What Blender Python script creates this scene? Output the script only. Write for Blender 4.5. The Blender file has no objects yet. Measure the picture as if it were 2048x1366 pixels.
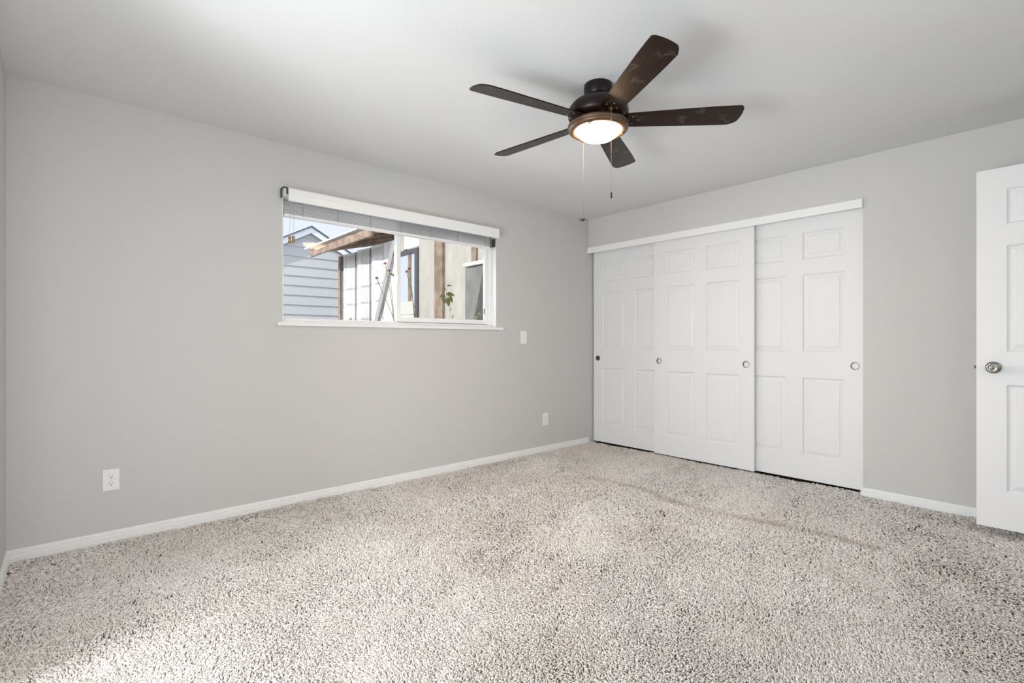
import bpy, bmesh, math, random
import numpy as np
from mathutils import Vector, Matrix

random.seed(7)
rng = np.random.default_rng(11)
sc = bpy.context.scene
COL = sc.collection

# ------------------------------------------------------------------ camera, world, light, exposure
TH = math.atan2(1125, 999)                 # heading, left of the +X axis
CAM_H = 1.104
cam = bpy.data.cameras.new('camera')
cam.lens_unit = 'MILLIMETERS'
cam.sensor_width = 36.0
cam.lens = 36.0 * 999.0 / 2048.0
cam.shift_y = -0.5 / 2048.0 * -1
cam.clip_start = 0.02
cam.clip_end = 200
camo = bpy.data.objects.new('camera', cam)
COL.objects.link(camo)
camo.location = (0, 0, CAM_H)
camo.rotation_euler = (math.pi / 2, 0, TH - math.pi / 2)
sc.camera = camo

sc.view_settings.view_transform = 'Standard'
sc.view_settings.look = 'None'
sc.view_settings.gamma = 1
sc.view_settings.exposure = 0.05
sc.view_settings.use_curve_mapping = False
sc.cycles.use_denoising = True
sc.cycles.max_bounces = 10
sc.cycles.diffuse_bounces = 6
sc.cycles.transparent_max_bounces = 12
sc.cycles.caustics_reflective = False
sc.cycles.caustics_refractive = False
sc.cycles.sample_clamp_indirect = 6.0

world = bpy.data.worlds.new('world')
sc.world = world
world.use_nodes = True
wn = world.node_tree.nodes
wl = world.node_tree.links
bg = wn['Background']
tc = wn.new('ShaderNodeTexCoord')
sep = wn.new('ShaderNodeSeparateXYZ')
ramp = wn.new('ShaderNodeValToRGB')
ramp.color_ramp.elements[0].position = 0.0
ramp.color_ramp.elements[0].color = (0.50, 0.53, 0.60, 1)
ramp.color_ramp.elements[1].position = 0.30
ramp.color_ramp.elements[1].color = (0.47, 0.505, 0.60, 1)
_e = ramp.color_ramp.elements.new(0.75)
_e.color = (0.85, 0.91, 1.0, 1)
wl.new(tc.outputs['Generated'], sep.inputs[0])
wl.new(sep.outputs['Z'], ramp.inputs[0])
wl.new(ramp.outputs[0], bg.inputs['Color'])
bg.inputs['Strength'].default_value = 1.8

def light(name, kind, loc, direction, energy, color=(1, 1, 1), size=None, size_y=None, angle=None, spread=None):
    l = bpy.data.lights.new(name, kind)
    l.energy = energy
    l.color = color
    if kind == 'AREA':
        l.shape = 'RECTANGLE'
        l.size = size
        l.size_y = size_y
        if spread:
            l.spread = spread
    if kind == 'SUN':
        l.angle = angle
    o = bpy.data.objects.new(name, l)
    COL.objects.link(o)
    o.location = loc
    o.rotation_euler = Vector(direction).to_track_quat('-Z', 'Y').to_euler()
    return o

light('sun', 'SUN', (-5, 2, 6), (0.84, 0.17, -0.545), 5.6, (1.0, 0.96, 0.90), angle=0.012)
# daylight at the glass door and the window in view, plus added fill lamps
light('daylight_left', 'AREA', (-1.60, 1.36, 0.70), (1, 0.02, 0.30), 285, (0.945, 0.98, 1.0), 0.95, 0.85)
light('fill_left', 'AREA', (-0.34, 1.50, 1.05), (1, 0.50, 0.0), 58, (0.945, 0.98, 1.0), 1.4, 1.7)  # soft fill added in the door plane to lift the dark left corner
light('fill_front', 'AREA', (1.45, -1.75, 1.45), (0, 1, -0.04), 31, (0.945, 0.98, 1.0), 2.2, 1.3)  # fill added behind the camera to brighten the window wall
light('daylight_back', 'AREA', (1.95, 3.735, 1.66), (0.45, -1, -0.25), 17, (0.94, 0.975, 1.0), 1.7, 0.45, spread=math.radians(105))
light('fill_hall', 'AREA', (3.5, -1.3, 2.2), (0, 0, -1), 8, (1.0, 0.98, 0.96), 0.5, 0.5)  # soft fill added in the unseen hall

# ------------------------------------------------------------------ helpers
XW, YW = 4.267, 3.541          # closet wall, window wall
XL, YF = -0.233, -0.45         # left wall, front wall
ZC = 2.44
ZF = -0.014                    # backing under the carpet pile (pile tips sit near z = 0)

def link(name, me, mat=None, parent=None):
    o = bpy.data.objects.new(name, me)
    COL.objects.link(o)
    if mat is not None:
        o.data.materials.append(mat)
    if parent is not None:
        o.parent = parent
    return o

def obj(name, bm, mat, parent=None, smooth=False, origin=None):
    me = bpy.data.meshes.new(name)
    bmesh.ops.recalc_face_normals(bm, faces=bm.faces[:])
    if smooth:
        for f in bm.faces:
            f.smooth = True
    off = Vector((0, 0, 0))
    if parent is not None:
        off = Vector(parent.get('_o', (0, 0, 0)))
    if origin is not None:
        bmesh.ops.translate(bm, vec=-Vector(origin), verts=bm.verts[:])
    elif parent is not None:
        bmesh.ops.translate(bm, vec=-off, verts=bm.verts[:])
    bm.to_mesh(me)
    bm.free()
    o = link(name, me, mat, parent)
    if smooth:
        try:
            me.shade_auto_smooth = True
        except Exception:
            pass
    if origin is not None:
        o.location = Vector(origin) - (off if parent is not None else Vector((0, 0, 0)))
        o['_o'] = tuple(origin)
    elif parent is not None:
        o['_o'] = tuple(off)
    return o

def thing(name, label, cat, loc=(0, 0, 0), group=None):
    o = bpy.data.objects.new(name, None)
    COL.objects.link(o)
    o.location = loc
    o['_o'] = tuple(loc)
    o['label'] = label
    o['category'] = cat
    if group:
        o['group'] = group
    return o

def tag(o, label, cat=None, group=None, kind=None):
    if label:
        o['label'] = label
    if cat:
        o['category'] = cat
    if group:
        o['group'] = group
    if kind:
        o['kind'] = kind
    return o

def struct(name, bm, mat, parent=None, label=None, smooth=False):
    o = obj(name, bm, mat, parent, smooth)
    if parent is None:
        o['kind'] = 'structure'
    if label:
        o['label'] = label
        if parent is None:
            o['category'] = name.split('_')[0]
    return o

def box(bm, a, b, bevel=0.0, segs=2):
    x0, y0, z0 = [min(p, q) for p, q in zip(a, b)]
    x1, y1, z1 = [max(p, q) for p, q in zip(a, b)]
    vs = [bm.verts.new(p) for p in ((x0, y0, z0), (x1, y0, z0), (x1, y1, z0), (x0, y1, z0),
                                    (x0, y0, z1), (x1, y0, z1), (x1, y1, z1), (x0, y1, z1))]
    fs = [bm.faces.new([vs[i] for i in q]) for q in ((0, 3, 2, 1), (4, 5, 6, 7), (0, 1, 5, 4), (1, 2, 6, 5), (2, 3, 7, 6), (3, 0, 4, 7))]
    if bevel > 0:
        es = list({e for f in fs for e in f.edges})
        bmesh.ops.bevel(bm, geom=es, offset=bevel, segments=segs, affect='EDGES', profile=0.5)
    return bm

def nb(a, b, bevel=0.0):
    return box(bmesh.new(), a, b, bevel)

def lathe(bm, prof, n=48, M=None):
    """prof: list of (r, z); revolve about Z, then transform by M"""
    M = M or Matrix.Identity(4)
    rings = []
    for r, z in prof:
        if r < 1e-6:
            rings.append([bm.verts.new(M @ Vector((0, 0, z)))])
        else:
            rings.append([bm.verts.new(M @ Vector((r * math.cos(2 * math.pi * i / n), r * math.sin(2 * math.pi * i / n), z))) for i in range(n)])
    for a, b in zip(rings, rings[1:]):
        for i in range(n):
            j = (i + 1) % n
            if len(a) == 1 and len(b) == 1:
                continue
            if len(a) == 1:
                bm.faces.new((a[0], b[i], b[j]))
            elif len(b) == 1:
                bm.faces.new((a[i], a[j], b[0]))
            else:
                bm.faces.new((a[i], a[j], b[j], b[i]))
    return bm

def tube(bm, pts, r, n=8, caps=True):
    pts = [Vector(p) for p in pts]
    rs = r if isinstance(r, (list, tuple)) else [r] * len(pts)
    prev = None
    up = None
    rings = []
    for i, p in enumerate(pts):
        t = (pts[min(i + 1, len(pts) - 1)] - pts[max(i - 1, 0)]).normalized()
        if up is None:
            up = t.cross(Vector((0, 0, 1)))
            if up.length < 1e-3:
                up = t.cross(Vector((1, 0, 0)))
            up.normalize()
        up = (up - t * up.dot(t)).normalized()
        side = t.cross(up)
        rings.append([bm.verts.new(p + rs[i] * (math.cos(2 * math.pi * k / n) * up + math.sin(2 * math.pi * k / n) * side)) for k in range(n)])
    for a, b in zip(rings, rings[1:]):
        for k in range(n):
            bm.faces.new((a[k], a[(k + 1) % n], b[(k + 1) % n], b[k]))
    if caps:
        bm.faces.new(rings[0][::-1])
        bm.faces.new(rings[-1])
    return bm

def extrude_profile(bm, prof, p0, p1, udir, vdir=(0, 0, 1)):
    """closed 2D profile (u, v) swept from p0 to p1"""
    p0, p1, udir, vdir = Vector(p0), Vector(p1), Vector(udir), Vector(vdir)
    a = [bm.verts.new(p0 + udir * u + vdir * v) for u, v in prof]
    b = [bm.verts.new(p1 + udir * u + vdir * v) for u, v in prof]
    n = len(prof)
    for i in range(n):
        j = (i + 1) % n
        bm.faces.new((a[i], a[j], b[j], b[i]))
    bm.faces.new(a[::-1])
    bm.faces.new(b)
    return bm

def wall_with_holes(bm, axis, c0, c1, u0, u1, z0, z1, holes):
    """slab between planes c0 and c1 along `axis` ('x' or 'y'), with rectangular holes (ua, ub, za, zb)"""
    us = sorted({u0, u1, *[h[0] for h in holes], *[h[1] for h in holes]})
    zs = sorted({z0, z1, *[h[2] for h in holes], *[h[3] for h in holes]})
    def P(c, u, z):
        return (c, u, z) if axis == 'x' else (u, c, z)
    cache = {}
    def V(c, u, z):
        k = (round(c, 5), round(u, 5), round(z, 5))
        if k not in cache:
            cache[k] = bm.verts.new(P(c, u, z))
        return cache[k]
    def solid(i, k):
        if i < 0 or k < 0 or i >= len(us) - 1 or k >= len(zs) - 1:
            return False
        um, zm = (us[i] + us[i + 1]) / 2, (zs[k] + zs[k + 1]) / 2
        return not any(h[0] < um < h[1] and h[2] < zm < h[3] for h in holes)
    for i in range(len(us) - 1):
        for k in range(len(zs) - 1):
            if not solid(i, k):
                continue
            a, b, c, d = us[i], us[i + 1], zs[k], zs[k + 1]
            for cc in (c0, c1):
                bm.faces.new((V(cc, a, c), V(cc, b, c), V(cc, b, d), V(cc, a, d)))
            if not solid(i - 1, k):
                bm.faces.new((V(c0, a, c), V(c1, a, c), V(c1, a, d), V(c0, a, d)))
            if not solid(i + 1, k):
                bm.faces.new((V(c0, b, c), V(c1, b, c), V(c1, b, d), V(c0, b, d)))
            if not solid(i, k - 1):
                bm.faces.new((V(c0, a, c), V(c1, a, c), V(c1, b, c), V(c0, b, c)))
            if not solid(i, k + 1):
                bm.faces.new((V(c0, a, d), V(c1, a, d), V(c1, b, d), V(c0, b, d)))
    return bm

# ------------------------------------------------------------------ materials
MATS = {}
def mat(name, color, rough=0.5, metal=0.0, bump=None, spec=0.5, noise=None, coat=0.0, emit=None, subsurf=None):
    """bump=(scale, strength, distance[, detail]); noise=(scale, color2, lo, hi)"""
    m = bpy.data.materials.new(name)
    m.use_nodes = True
    nt = m.node_tree
    p = nt.nodes['Principled BSDF']
    p.inputs['Base Color'].default_value = (*color, 1)
    p.inputs['Roughness'].default_value = rough
    p.inputs['Metallic'].default_value = metal
    p.inputs['Specular IOR Level'].default_value = spec
    p.inputs['Coat Weight'].default_value = coat
    co = nt.nodes.new('ShaderNodeTexCoord')
    if noise:
        n = nt.nodes.new('ShaderNodeTexNoise')
        n.inputs['Scale'].default_value = noise[0]
        n.inputs['Detail'].default_value = 5
        r = nt.nodes.new('ShaderNodeValToRGB')
        r.color_ramp.elements[0].position = noise[2]
        r.color_ramp.elements[1].position = noise[3]
        r.color_ramp.elements[0].color = (*color, 1)
        r.color_ramp.elements[1].color = (*noise[1], 1)
        nt.links.new(co.outputs['Object'], n.inputs['Vector'])
        nt.links.new(n.outputs['Fac'], r.inputs[0])
        nt.links.new(r.outputs[0], p.inputs['Base Color'])
    if bump:
        n = nt.nodes.new('ShaderNodeTexNoise')
        n.inputs['Scale'].default_value = bump[0]
        n.inputs['Detail'].default_value = bump[3] if len(bump) > 3 else 2
        b = nt.nodes.new('ShaderNodeBump')
        b.inputs['Strength'].default_value = bump[1]
        b.inputs['Distance'].default_value = bump[2]
        nt.links.new(co.outputs['Object'], n.inputs['Vector'])
        nt.links.new(n.outputs['Fac'], b.inputs['Height'])
        nt.links.new(b.outputs[0], p.inputs['Normal'])
    if emit:
        p.inputs['Emission Color'].default_value = (*emit[0], 1)
        p.inputs['Emission Strength'].default_value = emit[1]
    MATS[name] = m
    return m

M_WALL = mat('wall_paint', (0.585, 0.585, 0.578), 0.75, bump=(95, 0.35, 0.004, 3), spec=0.25)
M_CEIL = mat('ceiling_paint', (0.725, 0.73, 0.73), 0.8, bump=(60, 0.18, 0.004, 3), spec=0.2)
M_TRIM = mat('trim_paint', (0.84, 0.845, 0.845), 0.4, spec=0.4)
M_DOOR = mat('door_paint', (0.765, 0.775, 0.785), 0.45, bump=(240, 0.04, 0.001, 2), spec=0.4)
M_VINYL = mat('vinyl', (0.86, 0.87, 0.87), 0.35)
M_PLASTIC = mat('plate_plastic', (0.84, 0.84, 0.83), 0.3)
M_SLOT = mat('slot_dark', (0.02, 0.02, 0.02), 0.6)
M_BACKING = mat('carpet_backing', (0.115, 0.080, 0.055), 0.95, noise=(90, (0.18, 0.135, 0.10), 0.35, 0.65))
M_BRONZE = mat('dark_bronze', (0.010, 0.005, 0.004), 0.36, 0.1, spec=0.3, bump=(300, 0.05, 0.001))
M_RING = mat('bronze_ring', (0.11, 0.062, 0.036), 0.42, 0.35)
M_NICKEL = mat('satin_nickel', (0.30, 0.285, 0.265), 0.28, 1.0, bump=(500, 0.03, 0.001))
M_PULL = mat('pull_nickel', (0.74, 0.735, 0.72), 0.5, 0.3)
M_NICKELDARK = mat('pull_rim_nickel', (0.20, 0.19, 0.175), 0.3, 1.0)
M_CUPBROWN = mat('pull_cup_bronze', (0.16, 0.13, 0.10), 0.4, 0.6)
M_BRASS = mat('brass', (0.40, 0.27, 0.11), 0.4, 0.8)
M_CHAIN = mat('chain_metal', (0.25, 0.22, 0.19), 0.35, 0.9)
M_STRING = mat('cord_string', (0.10, 0.09, 0.08), 0.9, spec=0.1)
M_CORD = mat('blind_cord', (0.48, 0.48, 0.50), 0.8)
M_DARKCLIP = mat('dark_clip', (0.05, 0.045, 0.04), 0.45)
M_CLEAR = mat('clear_clip', (0.62, 0.64, 0.66), 0.15)
M_SLAT = mat('blind_slat', (0.86, 0.87, 0.88), 0.4)
M_SIDING = mat('siding_paint', (0.50, 0.512, 0.525), 0.75, noise=(1.3, (0.54, 0.552, 0.565), 0.4, 0.7))
M_RAKE = mat('rake_paint', (0.80, 0.83, 0.90), 0.6)
M_SHINGLE = mat('roof_shingle', (0.10, 0.11, 0.13), 0.9, bump=(40, 0.6, 0.01))
M_WOOD = mat('weathered_wood', (0.20, 0.14, 0.105), 0.8, bump=(25, 0.4, 0.004), noise=(9, (0.34, 0.27, 0.22), 0.42, 0.72))
M_WHITEWOOD = mat('white_painted_wood', (0.66, 0.645, 0.61), 0.6, noise=(12, (0.52, 0.47, 0.41), 0.45, 0.75))
M_DARKMETAL = mat('dark_frame_metal', (0.11, 0.12, 0.13), 0.45, 0.4)
M_DARKPANEL = mat('dark_panel', (0.155, 0.165, 0.16), 0.6, noise=(5, (0.22, 0.23, 0.225), 0.4, 0.7))
M_BRICK = mat('red_brick', (0.45, 0.22, 0.15), 0.9, noise=(6, (0.68, 0.55, 0.48), 0.35, 0.6))
M_STEM = mat('plant_stem', (0.16, 0.19, 0.08), 0.7)
M_DRYSTEM = mat('pale_dry_stem', (0.52, 0.50, 0.33), 0.7)
M_BUD = mat('dried_flower', (0.20, 0.09, 0.07), 0.85)
M_REDBUD = mat('red_flower', (0.34, 0.12, 0.07), 0.8)
M_LEAF = mat('green_leaf', (0.15, 0.19, 0.045), 0.55, noise=(60, (0.38, 0.37, 0.10), 0.45, 0.65))
M_PALELEAF = mat('pale_leaf', (0.66, 0.64, 0.33), 0.6)
M_SHADEGREY = mat('shade_bar_grey', (0.34, 0.33, 0.34), 0.8, bump=(25, 0.4, 0.004))  # grey of the diagonal shade band on the lean-to
M_GRAVEL = mat('gravel_ground', (0.42, 0.40, 0.37), 0.95, bump=(20, 0.5, 0.02), noise=(12, (0.54, 0.52, 0.48), 0.4, 0.7))
M_STUCCO = mat('outer_stucco', (0.52, 0.52, 0.50), 0.9, bump=(60, 0.3, 0.004))

def glass_mat(name, tint=(1, 1, 1), refl=0.7):
    m = bpy.data.materials.new(name)
    m.use_nodes = True
    nt = m.node_tree
    nt.nodes.clear()
    out = nt.nodes.new('ShaderNodeOutputMaterial')
    mix = nt.nodes.new('ShaderNodeMixShader')
    tr = nt.nodes.new('ShaderNodeBsdfTransparent')
    tr.inputs[0].default_value = (*tint, 1)
    gl = nt.nodes.new('ShaderNodeBsdfGlossy')
    gl.inputs['Roughness'].default_value = 0.01
    fr = nt.nodes.new('ShaderNodeFresnel')
    fr.inputs[0].default_value = 1.45
    mu = nt.nodes.new('ShaderNodeMath')
    mu.operation = 'MULTIPLY'
    mu.inputs[1].default_value = refl
    nt.links.new(fr.outputs[0], mu.inputs[0])
    nt.links.new(mu.outputs[0], mix.inputs[0])
    nt.links.new(tr.outputs[0], mix.inputs[1])
    nt.links.new(gl.outputs[0], mix.inputs[2])
    nt.links.new(mix.outputs[0], out.inputs[0])
    return m
M_GLASS = glass_mat('window_glass', (0.97, 0.98, 0.98), 0.13)
M_GLASS_SCREEN = glass_mat('sash_glass', (0.86, 0.86, 0.85), 0.5)
M_GLASS_DIM = glass_mat('sun_dimming_glass', (0.5, 0.5, 0.5), 0.5)  # tint added to weaken the sun streak through the unseen door

def plastic_sheet(name, tr_w, color, streak):
    """weathered translucent sheet: diffuse + translucent + some see-through"""
    m = bpy.data.materials.new(name)
    m.use_nodes = True
    nt = m.node_tree
    nt.nodes.clear()
    N = nt.nodes.new
    out = N('ShaderNodeOutputMaterial')
    co = N('ShaderNodeTexCoord')
    mp = N('ShaderNodeMapping')
    mp.inputs['Scale'].default_value = streak
    no = N('ShaderNodeTexNoise')
    no.inputs['Scale'].default_value = 3.0
    no.inputs['Detail'].default_value = 4
    rp = N('ShaderNodeValToRGB')
    rp.color_ramp.elements[0].position = 0.3
    rp.color_ramp.elements[0].color = (color[0] * .8, color[1] * .8, color[2] * .8, 1)
    rp.color_ramp.elements[1].position = 0.65
    rp.color_ramp.elements[1].color = (*color, 1)
    d = N('ShaderNodeBsdfDiffuse')
    t = N('ShaderNodeBsdfTranslucent')
    g = N('ShaderNodeBsdfGlossy')
    g.inputs['Roughness'].default_value = 0.25
    x = N('ShaderNodeBsdfTransparent')
    m1, m2, m3 = N('ShaderNodeMixShader'), N('ShaderNodeMixShader'), N('ShaderNodeMixShader')
    m1.inputs[0].default_value = 0.30
    m2.inputs[0].default_value = 0.06
    m3.inputs[0].default_value = tr_w
    L = nt.links.new
    L(co.outputs['Object'], mp.inputs[0]); L(mp.outputs[0], no.inputs['Vector']); L(no.outputs['Fac'], rp.inputs[0])
    L(rp.outputs[0], d.inputs[0]); L(rp.outputs[0], t.inputs[0])
    L(d.outputs[0], m1.inputs[1]); L(t.outputs[0], m1.inputs[2])
    L(m1.outputs[0], m2.inputs[1]); L(g.outputs[0], m2.inputs[2])
    L(m2.outputs[0], m3.inputs[1]); L(x.outputs[0], m3.inputs[2])
    L(m3.outputs[0], out.inputs[0])
    return m
M_SHEET = plastic_sheet('corrugated_plastic', 0.10, (0.93, 0.93, 0.94), (1, 5, 0.5))
M_SHEET2 = plastic_sheet('translucent_panel', 0.05, (0.66, 0.645, 0.61), (1, 2, 1))
M_MIRROR = mat('pale_glass', (0.70, 0.76, 0.84), 0.12, 0.55)

def blade_mat():
    m = mat('walnut_blade', (0.022, 0.010, 0.007), 0.30, spec=0.24)
    nt = m.node_tree
    p = nt.nodes['Principled BSDF']
    N, L = nt.nodes.new, nt.links.new
    co = N('ShaderNodeTexCoord')
    mp = N('ShaderNodeMapping')
    mp.inputs['Scale'].default_value = (2.5, 28, 8)
    n1 = N('ShaderNodeTexNoise')
    n1.inputs['Scale'].default_value = 4
    n1.inputs['Detail'].default_value = 6
    r1 = N('ShaderNodeValToRGB')
    r1.color_ramp.elements[0].color = (0.006, 0.003, 0.002, 1)
    r1.color_ramp.elements[0].position = 0.35
    r1.color_ramp.elements[1].color = (0.024, 0.010, 0.006, 1)
    r1.color_ramp.elements[1].position = 0.7
    n2 = N('ShaderNodeTexNoise')
    n2.inputs['Scale'].default_value = 13
    n2.inputs['Detail'].default_value = 5
    n2.inputs['Distortion'].default_value = 1.2
    r2 = N('ShaderNodeValToRGB')
    r2.color_ramp.elements[0].position = 0.60
    r2.color_ramp.elements[0].color = (0, 0, 0, 1)
    r2.color_ramp.elements[1].position = 0.78
    r2.color_ramp.elements[1].color = (0.45, 0.45, 0.45, 1)
    mx = N('ShaderNodeMixRGB')
    mx.inputs[2].default_value = (0.17, 0.14, 0.12, 1)
    L(co.outputs['Object'], mp.inputs[0]); L(mp.outputs[0], n1.inputs['Vector']); L(n1.outputs['Fac'], r1.inputs[0])
    L(co.outputs['Object'], n2.inputs['Vector']); L(n2.outputs['Fac'], r2.inputs[0])
    L(r2.outputs[0], mx.inputs[0]); L(r1.outputs[0], mx.inputs[1]); L(mx.outputs[0], p.inputs['Base Color'])
    return m
M_BLADE = blade_mat()

def dome_mat():
    m = mat('frosted_lamp_glass', (0.9, 0.88, 0.84), 0.35)
    nt = m.node_tree
    p = nt.nodes['Principled BSDF']
    N, L = nt.nodes.new, nt.links.new
    co = N('ShaderNodeTexCoord')
    # hotter towards the bulb's place behind the glass
    vl = N('ShaderNodeVectorMath'); vl.operation = 'LENGTH'
    mp = N('ShaderNodeMapping'); mp.inputs['Scale'].default_value = (1, 1, 0)
    r = N('ShaderNodeMapRange')
    r.inputs['From Min'].default_value = 0.03
    r.inputs['From Max'].default_value = 0.118
    r.inputs['To Min'].default_value = 110
    r.inputs['To Max'].default_value = 95
    L(co.outputs['Object'], mp.inputs[0]); L(mp.outputs[0], vl.inputs[0]); L(vl.outputs['Value'], r.inputs['Value'])
    p.inputs['Emission Color'].default_value = (1.0, 0.66, 0.36, 1)
    L(r.outputs[0], p.inputs['Emission Strength'])
    return m
M_DOME = dome_mat()

# ------------------------------------------------------------------ room shell
WO = (1.078, 2.947, 1.233, 2.085)      # window opening x0, x1, z0, z1
bm = wall_with_holes(bmesh.new(), 'y', YW, YW + 0.15, XL - 0.15, XW + 0.9, ZF - 0.1, ZC, [(WO[0], WO[1], WO[2], WO[3])])
struct('wall_back', bm, M_WALL, label='grey painted wall with the window')
CL0, CL1, CLT = 1.009, YW, 2.10        # closet opening y0, y1, top
bm = wall_with_holes(bmesh.new(), 'x', XW, XW + 0.12, YF - 0.15, YW, ZF - 0.1, ZC, [(CL0, CL1 - 0.0001, ZF - 0.2, CLT)])
struct('wall_right', bm, M_WALL, label='grey painted wall around the closet')
LO = (0.50, 2.20, 0.0, 2.03)           # glass door in the left wall (out of frame)
bm = wall_with_holes(bmesh.new(), 'x', XL - 0.15, XL, YF - 0.15, YW, ZF - 0.1, ZC, [LO])
struct('wall_left', bm, M_WALL, label='grey painted wall at the left edge')
FO = (0.25, 2.65, 0.60, 2.05)          # unseen window added behind the camera for fill light
DO = (3.05, 3.90, ZF - 0.2, 2.10)      # doorway behind the open door
bm = wall_with_holes(bmesh.new(), 'y', YF - 0.12, YF, XL, XW, ZF - 0.1, ZC, [FO, DO])
struct('wall_front', bm, M_WALL, label='grey painted wall behind the camera')
struct('floor', nb((XL, YF, ZF - 0.1), (XW + 0.75, YW, ZF)), M_BACKING)
struct('ceiling', nb((XL - 0.15, YF - 1.6, ZC), (XW + 0.9, YW + 0.15, ZC + 0.15)), M_CEIL, label='smooth white ceiling')
# inside of the closet and of the hallway beyond the doorway
bm = bmesh.new()
box(bm, (XW + 0.70, CL0 - 0.3, ZF), (XW + 0.75, YW, ZC))
box(bm, (XW + 0.12, CL0 - 0.3, ZF), (XW + 0.70, CL0 - 0.25, ZC))
struct('wall_closet', bm, M_WALL)
bm = bmesh.new()
box(bm, (2.3, YF - 1.60, ZF - 0.1), (XW + 0.2, YF - 1.50, ZC))
box(bm, (2.2, YF - 1.60, ZF - 0.1), (2.3, YF - 0.12, ZC))
box(bm, (XW + 0.1, YF - 1.60, ZF - 0.1), (XW + 0.2, YF - 0.12, ZC))
struct('wall_hall', bm, M_WALL)
struct('floor_hall', nb((2.3, YF - 1.5, ZF - 0.1), (XW + 0.1, YF, ZF)), M_BACKING)

# baseboards
def base_prof(h=0.058, t=0.013, z0=ZF):
    return [(0, z0), (t, z0), (t, h * 0.15), (t * 0.70, h * 0.18), (t * 0.92, h * 0.24), (t * 0.92, h * 0.54), (t * 0.55, h * 0.60), (t * 0.80, h * 0.68), (t * 0.76, h * 0.76), (t * 0.40, h * 0.80), (t * 0.58, h * 0.88), (t * 0.42, h * 0.97), (t * 0.2, h), (0, h)]
struct('baseboard_back', extrude_profile(bmesh.new(), base_prof(), (XL, YW, 0), (XW, YW, 0), (0, -1, 0)), M_TRIM, label='white grooved baseboard under the window wall')
bm = bmesh.new()
extrude_profile(bm, base_prof(), (XW, YF, 0), (XW, CL0, 0), (-1, 0, 0))
extrude_profile(bm, base_prof(), (XW - 0.013, CL0, 0), (XW + 0.05, CL0, 0), (0, 1, 0))
struct('baseboard_right', bm, M_TRIM, label='white grooved baseboard between closet and open door')
bm = bmesh.new()
extrude_profile(bm, base_prof(), (XL, LO[1] + 0.06, 0), (XL, YW, 0), (1, 0, 0))
extrude_profile(bm, base_prof(), (XL, YF, 0), (XL, LO[0] - 0.06, 0), (1, 0, 0))
struct('baseboard_left', bm, M_TRIM, label='white grooved baseboard at the left edge')
bm = bmesh.new()
extrude_profile(bm, base_prof(), (XL, YF, 0), (DO[0] - 0.06, YF, 0), (0, 1, 0))
struct('baseboard_front', bm, M_TRIM)
# casing of the doorway behind the open door
bm = bmesh.new()
box(bm, (DO[0] - 0.058, YF, ZF), (DO[0], YF + 0.014, DO[3] + 0.058), 0.003)
box(bm, (DO[1], YF, ZF), (DO[1] + 0.058, YF + 0.014, DO[3] + 0.058), 0.003)
box(bm, (DO[0], YF, DO[3]), (DO[1], YF + 0.014, DO[3] + 0.058), 0.003)
struct('trim_2', bm, M_TRIM)

# closet header
bm = bmesh.new()
box(bm, (XW - 0.019, CL0 - 0.001, 2.068), (XW + 0.0, CL1, 2.131), 0.0025)
struct('trim_1', bm, M_TRIM, label='white header board over the closet doors')

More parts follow.
